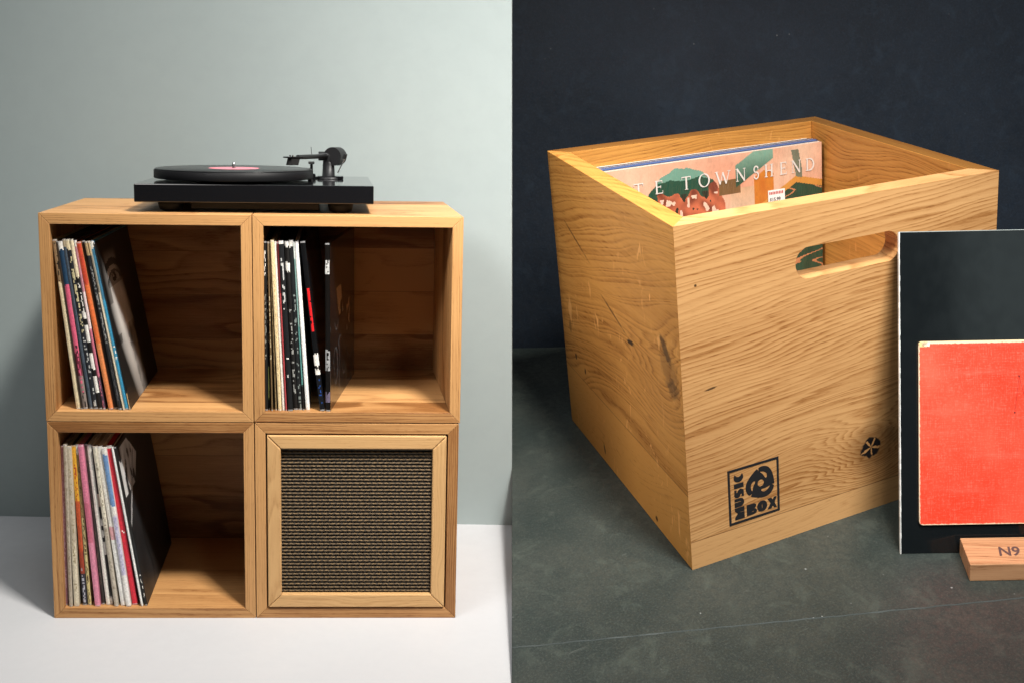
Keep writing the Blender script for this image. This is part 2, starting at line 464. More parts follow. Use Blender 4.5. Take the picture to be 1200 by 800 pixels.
fpr([(fx1 - w, fz0 + w + e), (fx1, fz0 + e), (fx1, fz1 - e), (fx1 - w, fz1 - w - e)], 'grille_frame', lambda p: (p[2] + 6, p[0] + .3, p[1]))
# dark board behind the frame
MB().box((fx0 - .002, .040, fz0 - .002), (fx1 + .002, .055, fz1 + .002)).build('baffle', m_rubber, ML, spk)
gx0, gx1, gz0, gz1 = fx0 + w, fx1 - w, fz0 + w, fz1 - w
rows = 43; nd = 76; mb = MB(); rg = random.Random(3)
pit = (gz1 - gz0) / rows
for j in range(rows):
    zc = gz0 + (j + .5) * pit
    prof = [(.0100, -.5, (.012, .009, .006)), (.0068, -.22, (.05, .036, .018)), (.0060, .06, (.145, .088, .034)), (.0072, .30, (.03, .022, .012)), (.0100, .5, None)]
    xs = [gx0 + (gx1 - gx0) * i / nd for i in range(nd + 1)]
    vs = []
    for i, x in enumerate(xs):
        wv = .00035 * math.sin(i * 2.1 + j * 1.7) + rg.uniform(-.00015, .00015)
        for (y, dz, c) in prof:
            vs.append((x, y + (.0006 if i % 2 else 0), zc + dz * pit + wv))
    fs = []; cs = []
    for i in range(nd):
        dash = rg.uniform(.9, 1.5) if (i + (j % 2)) % 3 else rg.uniform(.35, .6)
        for q in range(4):
            a_ = i * 5 + q
            fs.append((a_, a_ + 5, a_ + 6, a_ + 1)); c = prof[q][2]; k = .8 * dash if q == 2 else rg.uniform(.7, 1.3)
            cs.append(tuple(x * k for x in c))
    mb.add(vs, fs, None, cs)
mb.build('grille_cloth', printed('grille_weave', .75), ML, spk, colors=True)

# ------------------------------------------------------------------ records on the shelves
K = h('14110f'); W_ = h('ece8df'); CR = h('e2d2ac')
def seg_color(segs, t):
    for (e, c) in segs:
        if t <= e: return c
    return segs[-1][1]
def record(xt, xb, th, zf, ztop, segs, marks, label, rnd, cover=None, body=None, gloss=False, yaw=0):
    H_ = .3125 + rnd.uniform(-.003, .002); Dp = .312; yf = .010 + rnd.uniform(-.004, .006)
    s = max(-.6, min(.6, (xb - xt) / H_)); ang = math.asin(s)
    R = Matrix.Translation((xb, yf, zf + .0002)) @ Matrix.Rotation(-yaw, 4, 'Z') @ Matrix.Rotation(-ang, 4, 'Y')
    r = empty('vinyl_record', ML, (xb, yf, zf), label, 'record', 'records standing in the oak cubes')
    bd = body or segs[-1][1]
    mb = MB()
    jit = .0004
    mb.box((0, .0012, 0), (th - jit, Dp, H_), None, tuple(c * .8 for c in bd), rot=R)
    if cover:
        P = lambda u, v: R @ Vector((th - jit + .0005, .0012 + u * (Dp - .002), v * H_))
        mb.grid(P, 90, 110, cover)
    mb.build('sleeve', m_gloss if gloss else m_print, ML, r, colors=True)
    # spine: slightly rounded strip with its print
    ms = MB(); nr = 110; nc = 4
    def P2(u, v):
        x = u * (th - jit); y = .0012 - .0011 * math.sin(PI * min(1, max(0, u))) + .0004 * mnoise.noise(Vector((v * 9, xb * 200, u)))
        return R @ Vector((x, y, v * H_))
    cells = {}
    def cf(u, v):
        t = 1 - v
        c = seg_color(segs, t + rnd.uniform(-.004, .004))
        for (t0, t1, mc, dens) in marks:
            if t0 < t < t1 and .2 < u < .85:
                key = (int(v * 110 * .8), int(u * 4))
                if key not in cells: cells[key] = rnd.random() < dens
                if cells[key]: c = mc
        k = rnd.uniform(.82, 1.1)
        if t < .012 or t > .99: k *= 1.0; c = tuple(x * .5 + .3 for x in c)      # worn ends
        return tuple(x * k for x in c)
    ms.grid(P2, nc, nr, cf)
    o = ms.build('spine', m_gloss if gloss else m_print, ML, r, colors=True)
    return r

def shelf(rows_, zf, ztop_px, zbot_px, px_top, px_bot, seed):
    rnd = random.Random(seed)
    for (lab, t0, t1, b0, b1, segs, marks, kw) in rows_:
        bx0, bx1 = px_bot(b0), px_bot(b1)
        A = unproj(ML, bx0, zbot_px, 1, .012); B = unproj(ML, bx1, zbot_px, 1, .012)
        C = unproj(ML, px_top(t0), ztop_px, 1, .012)
        D = unproj(ML, px_top(t1), ztop_px, 1, .012)
        th = min(B.x - A.x, max((D.x - C.x) * 1.25, .0026))
        record(C.x, A.x, max(.0020, th), zf, 0, segs, marks, lab, rnd, **kw)

def cover_face(u, v):
    # a plain light-and-dark head study: bright cheek and brow, one eye, everything else dark
    n = mnoise.noise(Vector((u * 7, v * 7, 1))) * .5 + mnoise.noise(Vector((u * 19, v * 19, 5))) * .25
    cen = .27 + .22 * (.8 - v) ** 1 * (1 if v < .8 else 0) + .05 * n
    wd = .17 + .10 * math.sin(v * 3.0) + .03 * n
    k = max(0, 1 - ((u - cen) / wd) ** 2)
    k *= min(1, max(0, (.93 - v) * 6)) * min(1, .35 + v * 1.4)
    b = .008 + .85 * k * (1 + .4 * n)
    if v > .62 and u < .14: b *= .4
    du, dv = (u - .31) / .14, (v - .735 - .02 * math.cos((u - .31) * 9)) / .030
    e2 = du * du + dv * dv
    if 1 <= e2 < 2.3: b *= .18 if dv > -.1 else .5
    if e2 < 1: b = .42
    if (du * 2.1) ** 2 + (dv * .95) ** 2 < .8: b = .015
    if (du * 2.1 + .3) ** 2 * 6 + (dv - .25) ** 2 * 6 < .5: b = .5
    if abs(v - .815 - .035 * math.sin((u - .1) * 8)) < .022 and .12 < u < .55: b *= .12
    if abs(v - .40) < .03 and u < .2 + n * .1: b *= .3
    if v < .45 and u > cen: b *= max(.15, .6 + n)
    return (b, b * .96, b * .9)
def cover_dark(u, v):
    n = mnoise.noise(Vector((u * 5, v * 5, 9)))
    b = .016 + .008 * n
    c = (b, b, b * 1.05)
    k = mnoise.noise(Vector((u * 14, v * 9, 2)))
    if .68 < v < .97 and u < .42 * (1 - abs(v - .82) * 3.0) + .06 and k > -.22: 
        q = .62 + .5 * k; c = (q, q, q * .98)
    if abs((v - .62) - (u - .12) * .9) < .02 and u < .4 and k > -.3: c = (.4, .4, .4)
    if v < .62 and abs(u - .30 - .04 * math.sin(v * 14)) < .012: c = (.004, .004, .004)
    return c
def cover_black(u, v):
    n = mnoise.noise(Vector((u * 8, v * 12, 4)))
    c = (.008, .009, .010)
    du = u - .42 - .10 * math.sin(v * 6)
    if .52 < v < .70 and abs(du) < .09 and n > -.3: c = (.42, .26, .13)
    elif .36 < v < .56 and abs(u - .72) < .06 and n > -.1: c = (.40, .24, .13)
    elif abs(mnoise.noise(Vector((u * 6, v * 6, 8)))) < .035 and v < .5: c = (.10, .11, .12)
    return c

PK = h('d9607c'); NV = h('1f3d57'); SL = h('4a5560'); OR = h('e2703a'); BLU = h('3f9cc4'); TAN = h('b89c72')
c1 = lambda X: 55 + X / 7.27
d1 = lambda X: 60 + X / 7.27
rows1 = [
 ('thin cream spined record, leftmost in the upper left cube', 40, 72, 213, 253, [(.25, h('8b7355')), (1, CR)], [(.02, .25, K, .3)], {}),
 ('thin dark brown spined record between the cream one and the pink and navy one', 74, 86, 254, 268, [(1, h('2b2018'))], [], {}),
 ('record with white tip, navy top and pink spine in upper left cube', 86, 120, 269, 322, [(.05, W_), (.26, NV), (.66, PK), (.8, h('6a2534')), (1, h('8d8078'))], [(.62, 1, K, .4), (.66, .9, PK, .3)], {}),
 ('slate blue grey spined record in upper left cube', 124, 150, 324, 356, [(.05, h('b8a98c')), (1, SL)], [(.1, .9, h('39424c'), .3)], {}),
 ('record whose dark spine is speckled with cream lettering all the way down', 152, 188, 358, 402, [(.06, CR), (1, h('22242a'))], [(.1, .55, h('c9bd92'), .5), (.55, .98, h('b9b9b4'), .25)], {}),
 ('cream topped record whose black spine has white blocks', 190, 222, 403, 436, [(.22, h('e6d6b4')), (.42, K), (.46, W_), (.5, K), (.60, W_), (.66, K), (.76, W_), (.80, K), (.9, W_), (1, K)], [(.25, .45, W_, .5)], {}),
 ('rose pink and white spined record left of the orange one', 224, 246, 438, 474, [(.04, W_), (.3, h('c98a94')), (.52, h('e9d3cf')), (.8, h('c06a7c')), (1, h('4b3644'))], [(.7, 1, h('c06a7c'), .5)], {}),
 ('orange red spined record in the upper left cube', 248, 284, 492, 532, [(.25, h('c9482f')), (.6, OR), (1, h('e58a52'))], [], {}),
 ('plain black spined record right of the orange one', 286, 316, 534, 572, [(1, h('0d0d0e'))], [], {}),
 ('charcoal spined record with grey lettering left of the blue one', 318, 345, 574, 612, [(.08, TAN), (1, h('26282b'))], [(.15, .6, h('8c8c88'), .45), (.7, .95, h('505050'), .4)], {}),
 ('thin beige spined record against the left of the blue one', 348, 362, 613, 630, [(.08, TAN), (.3, h('6b6356')), (1, h('cbbfa6'))], [], {}),
 ('bright blue spined record in the upper left cube', 364, 392, 632, 664, [(.04, W_), (.35, h('3f7fa0')), (1, BLU)], [(.62, .7, W_, .5)], {}),
 ('record with a black and white close portrait on its sleeve', 394, 402, 666, 684, [(.9, K), (1, TAN)], [], {'cover': cover_face, 'body': K}),
]
shelf(rows1, ZM + T, 278, 478.5, c1, d1, 5)
c2 = lambda X: 300 + X / 7.275
rows2 = [
 ('black spined record with faint white lettering, leftmost in the upper right cube', 62, 84, 76, 104, [(1, h('131313'))], [(.05, .2, W_, .5), (.3, .7, h('9a9a90'), .3)], {}),
 ('black spined record with a yellow green strip near its foot', 86, 94, 106, 130, [(.74, K), (.93, h('a5ab62')), (1, K)], [(.1, .6, TAN, .3)], {}),
 ('brown spined record with tan flecks in the upper right cube', 96, 108, 132, 162, [(.1, h('7d6a50')), (1, h('6f5a3c'))], [(.3, .7, CR, .3)], {}),
 ('olive brown spined record left of the cream one', 110, 122, 164, 190, [(1, h('8a7450'))], [(.1, .9, h('5b4a30'), .4)], {}),
 ('cream spined record beside the white and red ones in upper right cube', 124, 148, 192, 224, [(1, h('e9d0a0'))], [(.2, .9, h('cdb27e'), .3)], {}),
 ('white spined record between the cream and the dark red ones', 150, 176, 226, 250, [(1, h('f3ece0'))], [], {}),
 ('thin dark red spined record in the upper right cube', 178, 190, 252, 272, [(.3, h('6d1f22')), (1, h('b5474a'))], [], {}),
 ('black spined record with white script near the top, right of the red one', 192, 238, 276, 318, [(.02, W_), (1, h('101113'))], [(.1, .4, h('c8c8c4'), .35), (.66, .85, W_, .12)], {}),
 ('black spined record with a small white label near the top', 240, 276, 320, 358, [(.03, W_), (.12, K), (.18, W_), (1, K)], [(.4, .95, h('9f9f9a'), .22)], {}),
 ('black spined record with scattered light dots, left of the teal one', 280, 312, 360, 398, [(.04, W_), (1, h('161819'))], [(.3, 1, h('7d8580'), .3)], {}),
 ('thin teal grey spined record beside the bright white one', 314, 326, 400, 424, [(.1, h('cfd6cf')), (.5, h('7fa39b')), (.85, h('5c948e')), (1, K)], [], {}),
 ('bright white spined record beside the gap in the upper right cube', 328, 356, 426, 466, [(1, h('f4f3ee'))], [], {}),
 ('black record with red spine lettering leaning alone in the gap', 376, 424, 545, 588, [(.66, h('111112')), (.73, W_), (.75, K), (.78, W_), (.8, K), (1, h('15171c'))], [(.80, .98, h('2b4a8c'), .3), (.27, .53, h('e0262a'), .85)], {'gloss': True, 'yaw': .06}),
 ('thick glossy black boxed record with tan figures on its side', 588, 634, 594, 634, [(.1, K), (.18, h('c8c8c4')), (.63, K), (.75, h('a0a0a0')), (.88, K), (.95, h('6d6478')), (1, K)], [(.1, .9, K, .5)], {'cover': cover_black, 'body': K, 'gloss': True, 'yaw': .16}),
]
shelf(rows2, ZM + T, 278, 479.5, c2, c2, 9)
c3 = lambda X: 60 + X / 7.273
rows3 = [
 ('thick mauve spined record, leftmost in the lower left cube', 78, 108, 108, 156, [(.6, h('9b6f78')), (1, h('8a5f68'))], [(.1, .9, h('a98791'), .4)], {}),
 ('greyish beige spined record right of the mauve one', 106, 132, 158, 198, [(1, h('b3a794'))], [(.1, .9, h('9a8c78'), .4)], {}),
 ('beige spined record with cream edge left of the yellow one', 130, 166, 200, 262, [(.6, h('c2b59e')), (1, h('d8ccb2'))], [(.1, .9, h('a89878'), .3)], {}),
 ('record with yellow top and rust orange spine in the lower left cube', 168, 200, 268, 312, [(.35, h('e0a52f')), (.65, h('c2542a')), (.8, h('9c3a20')), (1, h('2d2b38'))], [(.1, .7, h('b2401f'), .3), (.75, 1, h('b9b9c2'), .4)], {}),
 ('record with tan and yellow green spine left of the pink one', 202, 226, 314, 374, [(.06, W_), (.45, h('a88a58')), (1, h('cdbd84'))], [(.1, 1, h('5c4326'), .35)], {}),
 ('pink spined record in the lower left cube', 230, 268, 378, 424, [(.35, h('dd7f98')), (.6, h('c96a80')), (1, h('dd8aa2'))], [], {}),
 ('dark brown spined record between pink and white ones', 272, 296, 426, 460, [(.1, h('4d4038')), (1, h('2c2622'))], [(.1, .9, h('55483c'), .3)], {}),
 ('thin white spined record right of the dark brown one', 298, 332, 466, 502, [(1, h('e9e5da'))], [], {}),
 ('black spined record broken by white blocks in the lower left cube', 334, 352, 504, 540, [(.30, K), (.38, h('cdb8a4')), (.46, K), (.5, W_), (.53, K), (.57, W_), (.60, K), (.68, W_), (.95, h('151517')), (1, W_)], [], {}),
 ('cream grey spined record left of the broad white one', 354, 384, 542, 590, [(.5, h('d9d1bd')), (1, h('bdb3a2'))], [(.1, .9, h('9b8f7c'), .25)], {}),
 ('broad white spined record with a pink patch at mid height', 386, 428, 596, 642, [(.5, h('f1ece2')), (.58, h('e3a9ac')), (1, h('f3f1ec'))], [], {}),
 ('record with light blue upper spine and white foot', 430, 464, 645, 688, [(.04, W_), (.36, h('6f93c0')), (.42, W_), (.8, h('c9c5d8')), (1, h('efece6'))], [(.42, .8, h('a9a4c8'), .3)], {}),
 ('bright red spined record in the lower left cube', 466, 504, 692, 745, [(.02, W_), (1, h('d3283c'))], [(.5, .56, W_, .2)], {}),
 ('thin black spined record between the red and the last white one', 506, 510, 748, 766, [(1, K)], [], {}),
 ('thin white spined record against the black sleeve at the right', 512, 528, 768, 798, [(1, h('e6e6e2'))], [], {}),
 ('black sleeved record with a white figure high on its side', 530, 548, 800, 824, [(.6, K), (.86, h('1a1a1c')), (1, K)], [(.8, .95, W_, .3)], {'cover': cover_dark, 'body': K}),
]
shelf(rows3, T, 516, 707, c3, c3, 13)

# ------------------------------------------------------------------ turntable
tt = empty('turntable', ML, (.38, .2, .759), 'black turntable playing a pink labelled record on top of the oak cubes', 'turntable')
p0 = unproj(ML, 157, 237, 1, .03); p1 = unproj(ML, 438, 218.5, 1, .03)
px0, px1, pz0, pz1 = p0.x, p1.x, p0.z, p1.z
PB = .36
MB().box((px0, .03, pz0), (px1, PB, pz1)).build('plinth', m_black, ML, tt, bevel=.0015)
for (fx, fy) in ((px0 + .06, .075), (px1 - .06, .075), (px0 + .06, PB - .045), (px1 - .06, PB - .045)):
    MB().lathe((fx, fy, .7592), [(.014, 0), (.021, .003), (.024, pz0 - .7592 - .004), (.02, pz0 - .7592)], 32).build('foot', m_rubber, ML, tt)
MB().box((px0 + .10, .05, .765), (px1 - .10, .25, pz0 - .0005)).build('motor_housing', m_rubber, ML, tt, bevel=.002)
# platter, mat and record
PR = .1455
pc = Vector((0, .185, 0)); q0 = unproj(ML, 181, 200, 1, .185); q1 = unproj(ML, 367, 200, 1, .185)
pc.x = (q0.x + q1.x) / 2; PR = (q1.x - q0.x) / 2
zt = pz1
ptr = MB().lathe((pc.x, pc.y, zt + .0035), [(PR - .012, 0), (PR - .001, .001), (PR, .003), (PR, .0155), (PR - .0015, .017)], 128).build('platter', m_platter, ML, tt)
MB().lathe((pc.x, pc.y, zt - .0005), [(.07, 0), (.07, .0045)], 48).build('sub_platter', m_rubber, ML, tt)
rec = NT('vinyl_grooves')
g = rec.attr('gc'); gx = rec.sep(g)
rr_ = rec.vmath('LENGTH', rec.vmath('SUBTRACT', rec.comb(gx[0], gx[1], 0.0), (pc.x, pc.y, 0)))
gro = rec.math('SINE', rec.math('MULTIPLY', rr_, 3600.))
rec.set(Base_Color=rec.mix(rec.mr(rec.noise(rec.comb(rec.math('MULTIPLY', rr_, 300.), 0.0, 0.0), 1, 2), .4, .6), (.008, .008, .009), (.016, .016, .017)), Roughness=.3, Specular_IOR_Level=.5)
rec.bump(gro, .25, .0003)
zr = zt + .0035 + .0172
vr = MB().lathe((pc.x, pc.y, zr), [(PR - .004, 0), (PR - .0025, .0008), (PR - .0035, .0018), (.052, .0014), (.05, .0018)], 128).build('vinyl_disc', rec.m, ML, tt)
MB().lathe((pc.x, pc.y, zr + .0018), [(.0495, 0), (.0495, .0003)], 64).build('disc_label', simple('pink_label', h('d87f8c'), .5), ML, vr)
MB().lathe((pc.x, pc.y, zr + .002), [(.0036, 0), (.0036, .007), (.0028, .0105), (.0012, .0118)], 20).build('spindle', m_metal, ML, vr)
# tonearm
ay = .265
P = lambda x, y, d: unproj(ML, x, y, 1, d)
ar = MB()
ba = P(385, 208, ay)
arm = MB().lathe((ba.x, ay, zt), [(.027, 0), (.027, .003), (.022, .005), (.013, .006), (.0115, .03), (.010, .034)], 40).build('tonearm_base', m_blackm, ML, tt)
MB().box((ba.x - .022, ay - .02, zt + .0002), (ba.x + .03, ay + .03, zt + .006)).build('tonearm_plate', m_black, ML, tt, bevel=.001)
pv = P(386, 184, ay)
MB().tube([(pv.x - .004, ay, zt + .025), (pv.x - .002, ay, pv.z + .004)], [.010, .009], 20).build('tonearm_post', m_blackm, ML, tt)
hd = P(349, 184.5, .12); pvv = Vector((pv.x - .004, ay, pv.z + .001))
dirv = (hd - pvv).normalized()
t_arm = MB().tube([pvv - dirv * .018, hd], [.0048, .0042], 16)
arm_o = t_arm.build('tonearm_tube', m_blackm, ML, tt)
# counterweight behind the pivot and bearing yoke
MB().tube([pvv - dirv * .045 + Vector((.006, -.02, 0)), pvv - dirv * .010 + Vector((.006, -.02, 0))], [.0185, .0185], 32).build('counterweight', m_blackm, ML, tt, bevel=.0015)
MB().tube([(pvv.x - .018, ay, pvv.z), (pvv.x + .016, ay, pvv.z)], [.009, .009], 24).build('bearing_yoke', m_blackm, ML, tt, bevel=.001)
# head shell and cartridge
h0 = hd; side = Vector((0, 0, 1)).cross(dirv).normalized()
hs = MB()
def orient_box(c, ex, ey, ez, sx, sy, sz):
    vs = [c + ex * (sx * a_) + ey * (sy * b_) + ez * (sz * c_) for (a_, b_, c_) in ((-1, -1, -1), (1, -1, -1), (1, 1, -1), (-1, 1, -1), (-1, -1, 1), (1, -1, 1), (1, 1, 1), (-1, 1, 1))]
    return vs, [(0, 3, 2, 1), (4, 5, 6, 7), (0, 1, 5, 4), (1, 2, 6, 5), (2, 3, 7, 6), (3, 0, 4, 7)]
hdir = Vector((-.72, -.69, 0)).normalized(); hside = Vector((0, 0, 1)).cross(hdir)
hs.add(*orient_box(h0 + hdir * .012, hdir, hside, Vector((0, 0, 1)), .018, .008, .0012))
hso = hs.build('head_shell', m_blackm, ML, tt, bevel=.0006)
MB().add(*orient_box(h0 + hdir * .012 + Vector((0, 0, -.008)), hdir, hside, Vector((.25, .1, 1)).normalized(), .011, .006, .007)).build('cartridge', m_rubber, ML, hso, bevel=.001)
MB().tube([h0 + hdir * .022 + hside * .008, h0 + hdir * .026 + hside * .016 + Vector((0, 0, .004))], [.0012, .0009], 8).build('finger_lift', m_blackm, ML, hso)
for s_ in (-1, 1):
    MB().tube([h0 + hdir * .016 + hside * .004 * s_ + Vector((0, 0, .0008)), h0 + hdir * .016 + hside * .004 * s_ + Vector((0, 0, .0040))], .0017, 10).build('cartridge_screw', m_metal, ML, hso)
# cue lever, arm rest, anti skating rod
a = P(396, 203, ay - .02); b = P(404, 184, ay - .03)
lev = MB().tube([a, a.lerp(b, .55) + Vector((.0, 0, -.002)), b], [.0014, .0013, .0012], 10).build('cue_lever', m_metal, ML, tt)
MB().tube([b - (b - a).normalized() * .004, b + (b - a).normalized() * .006], [.0032, .0036], 14).build('lever_grip', m_rubber, ML, lev, bevel=.0006)
a = P(365, 206, ay - .03); b = P(365, 192, ay - .03)
rs = MB().tube([(a.x, ay - .03, zt), b], [.0034, .0026], 14).build('arm_rest', m_blackm, ML, tt)
MB().box((b.x - .006, ay - .038, b.z - .001), (b.x + .006, ay - .022, b.z + .004)).build('rest_clip', m_rubber, ML, rs, bevel=.001)
a = P(365.5, 184, ay - .02); b = P(364.5, 172.5, ay - .02)
MB().tube([a, b], [.0007, .0007], 8).build('anti_skate_rod', m_metal, ML, tt)
MB().lathe((ba.x - .034, ay - .005, zt), [(.008, 0), (.008, .008), (.006, .010)], 24).build('pillar', m_blackm, ML, tt)

# ------------------------------------------------------------------ the crate
A_, B_, H2, T2 = .4355, .3709, .36, .0242
cr = empty('record_crate', MR, (A_ / 2, B_ / 2, 0), 'open oak record crate with handle slot and burned-in adapter logo, standing on the dark floor', 'crate')
FR_L, FR_D = (.69, .385, .155), (.35, .145, .038)
SD_L, SD_D = (.64, .300, .068), (.31, .115, .018)
m_front = oak('oak_crate_front', FR_L, FR_D, 3, stave=.5, y0=.031 - .5, ring=200, pith=.03,
              knots=[(.248, .0765, .0125, -8.0, .045), (.25, .235, 0, 3.2, .085)], marks=[(.0219, .2997, .0022, .0018, .9, 0), (.0342, .1928, .0085, .0013, .85, -.12), (.30, .075, .05, .012, .25, .5)],
              contrast=.95, tone=.10, wob=.8, slope=-.06, low=.42)
m_side = oak('oak_crate_side', SD_L, SD_D, 8, stave=.5, y0=.083 - .5, ring=170, pith=.05,
             knots=[(.045, .185, 0, 5.0, .05), (.26, .02, 0, -6, .05)],
             marks=[(.036, .226, .007, .020, .7, .75), (.022, .190, .015, .012, .5, .3), (.030, .208, .022, .030, .35, .6), (.131, .1985, .012, .0035, .95, .12), (.18, .215, .045, .0014, .8, -.30), (.327, .1077, .004, .005, .9, 0), (.295, .0996, .003, .005, .9, 0), (.340, .143, .006, .009, .45, 0), (.245, .018, .003, .008, .9, .3), (.0886, .0097, .004, .004, .9, 0), (.29, .27, .05, .0016, .7, -.35)],
             contrast=.9, tone=.12, flecks=.8, wob=.7, slope=.22, low=.36)
m_in = oak('oak_crate_inside', SD_L, SD_D, 21, stave=.12, y0=.0, ring=260, contrast=.8, tone=.12, flecks=.3)
# slot outline
def pill(cx0, cx1, cz, r, n=18, tilt=0):
    pts = []
    for i in range(n + 1):
        a = -PI / 2 + PI * i / n; pts.append((cx1 - r + r * math.cos(a), cz + tilt + r * math.sin(a)))
    for i in range(n + 1):
        a = PI / 2 + PI * i / n; pts.append((cx0 + r + r * math.cos(a), cz + r * math.sin(a)))
    return pts
sl = pill(.1450, .2865, .3000, .0162)
ZB = 0.0
E_ = .00012
# mitred walls drawn in plan, front and sides; front has the slot so it is drawn in elevation
def front_board(y0, y1, slot, nm, mat, off, flip=False):
    # a plate with mitred ends: outer face full width, inner face shorter
    mb = MB()
    tv = abs(y1 - y0)
    outer = [(0, ZB), (A_, ZB), (A_, H2), (0, H2)]
    loops = [outer] + ([slot] if slot else [])
    tris = tessellate_polygon([[Vector((p[0], p[1], 0)) for p in q] for q in loops])
    flat = [p for q in loops for p in q]
    def ax(p, inner):
        x = p[0]
        if inner and p in outer: x = min(max(x, tv), A_ - tv)
        return Vector((x, y1 if inner else y0, p[1]))
    n = len(flat)
    vs = [ax(p, False) for p in flat] + [ax(p, True) for p in flat]
    fs = []
    for t_ in tris:
        a, b, c = (flat[i] for i in t_)
        s = (b[0] - a[0]) * (c[1] - a[1]) - (b[1] - a[1]) * (c[0] - a[0])
        t2 = tuple(t_) if s > 0 else tuple(reversed(t_))
        if flip: t2 = tuple(reversed(t2))
        fs.append(t2); fs.append(tuple(reversed([i + n for i in t2])))
    k = 0
    for q in loops:
        m = len(q)
        for i in range(m):
            a, b = k + i, k + (i + 1) % m
            fs.append((a, a + n, b + n, b))
        k += m
    mb.add(vs, fs, lambda p: (p[0] + off, p[2], (p[1] - y0)))
    o = mb.build(nm, mat, MR, cr, bevel=.0007)
    return o
fb = front_board(0, T2, sl, 'front_panel', m_front, 0)
import bmesh
def fixn(o):
    bm = bmesh.new(); bm.from_mesh(o.data); bmesh.ops.recalc_face_normals(bm, faces=bm.faces[:]); bm.to_mesh(o.data); bm.free()
fixn(fb)
bb = front_board(B_, B_ - T2, None, 'back_panel', m_in, 3.3, True); fixn(bb)
def side_board(x0, x1, mat, off, nm='side_panel'):
    mb = MB(); t = T2; e = .0001
    vs = [(x0, 0 + e, ZB), (x0, B_ - e, ZB), (x1, B_ - t - e, ZB), (x1, t + e, ZB)]
    vs = [Vector(v) for v in vs] + [Vector((v[0], v[1], H2)) for v in vs]
    mb.add(vs, [(0, 1, 2, 3), (7, 6, 5, 4), (0, 4, 5, 1), (1, 5, 6, 2), (2, 6, 7, 3), (3, 7, 4, 0)], lambda p: (p[1] + off, p[2], abs(p[0] - x0)))
    o = mb.build(nm, mat, MR, cr, bevel=.0007); fixn(o); return o
side_board(0, T2, m_side, 0)
side_board(A_, A_ - T2, m_in, 7.7)
MB().box((T2, T2, .004), (A_ - T2, B_ - T2, .018), lambda p: (p[0], p[1], p[2])).build('bottom_panel', m_in, MR, cr)
# ---- the logo: a 45 adapter in a frame with the words, burned into the front
ink = simple('burned_ink', (.012, .012, .014), .6)
LX0, LX1, LZ0, LZ1 = .0497, .1169, .0360, .0990
def LP(u, v, d): return (LX0 + (LX1 - LX0) * u, -d, LZ0 + (LZ1 - LZ0) * v)
def ink_poly(mb, poly, holes=()): mb.prism(poly, 0.0000, .00025, holes, LP)
lg = MB()
fw = .043
ink_poly(lg, [(0, 0), (1, 0), (1, 1), (0, 1)], [[(fw, fw), (1 - fw, fw), (1 - fw, 1 - fw), (fw, 1 - fw)]])
logo = lg.build('logo_frame', ink, MR, fb); fixn(logo)
# adapter
ad = MB(); cx, cy = .635, .615; R0 = .30
outer = []
for i in range(180):
    a = 2 * PI * i / 180
    r = R0 * (.93 + .07 * math.cos(3 * (a - 1.25)))
    d = ((a - 1.75) % (2 * PI / 3)) - PI / 3 * 0
    dd = min(d, 2 * PI / 3 - d)
    if dd < .05: r *= .80 if dd < .03 else .93
    outer.append((cx + r * math.cos(a), cy + r * math.sin(a)))
holes = [[(cx + .062 * math.cos(2 * PI * i / 24), cy + .062 * math.sin(2 * PI * i / 24)) for i in range(24)]]
for k in range(3):
    a0 = .55 + k * 2 * PI / 3
    up_, dn = [], []
    for i in range(15):
        s = i / 14; a = a0 + s * 1.05; r = R0 * (.44 + .22 * s); wd = .006 + .026 * math.sin(PI * s ** .7)
        up_.append((cx + (r + wd) * math.cos(a), cy + (r + wd) * math.sin(a)))
        dn.append((cx + (r - wd) * math.cos(a), cy + (r - wd) * math.sin(a)))
    holes.append(up_ + dn[::-1])
ink_poly(ad, outer, holes)
o = ad.build('adapter_symbol', ink, MR, fb); fixn(o)
# letters: heavy block forms with hairline cuts (s runs along the word, t up)
def arc(cx_, cy_, rx, ry, a0, a1, n=12): return [(cx_ + rx * math.cos(math.radians(a0 + (a1 - a0) * i / n)), cy_ + ry * math.sin(math.radians(a0 + (a1 - a0) * i / n))) for i in range(n + 1)]
def L(ch):
    if ch == 'M': return [([(0, 0), (0, 1), (.22, 1), (.5, .70), (.78, 1), (1, 1), (1, 0), (.60, 0), (.60, .42), (.56, .42), (.56, 0)], [])]
    if ch == 'U': return [([(0, 1), (0, .38)] + arc(.5, .42, .5, .42, 180, 360) + [(1, 1), (.66, 1), (.66, .38), (.60, .30), (.56, .38), (.56, 1)], [])]
    if ch == 'S': return [([(.95, .98), (.95, .74), (.62, .78), (.62, .66)] + arc(.62, .33, .38, .33, 90, -90) + [(.05, 0), (.05, .26), (.38, .22), (.38, .34)] + arc(.38, .67, .38, .33, 270, 90)[0:], [])]
    if ch == 'I': return [([(.08, 0), (.92, 0), (.92, 1), (.08, 1)], [])]
    if ch == 'C': return [(arc(.52, .5, .52, .5, 48, 312, 20) + [(.62, .30), (.56, .5), (.62, .70)], [])]
    if ch == 'B': return [([(0, 0), (.62, 0)] + arc(.62, .27, .38, .27, -90, 80) + [(.80, .56)] + arc(.60, .77, .34, .23, -40, 90) + [(0, 1)], [[(.50, .24), (.50, .30), (.70, .30), (.70, .24)]])]
    if ch == 'O': return [(arc(.5, .5, .5, .5, 0, 352, 28), [[(.48, .3), (.52, .3), (.52, .7), (.48, .7)]])]
    if ch == 'X': return [([(0, 0), (.42, 0), (.56, .24), (.74, 0), (1, 0), (.76, .48), (1, 1), (.70, 1), (.58, .78), (.44, 1), (.02, 1), (.34, .5)], [])]
wd = MB()
s = .075
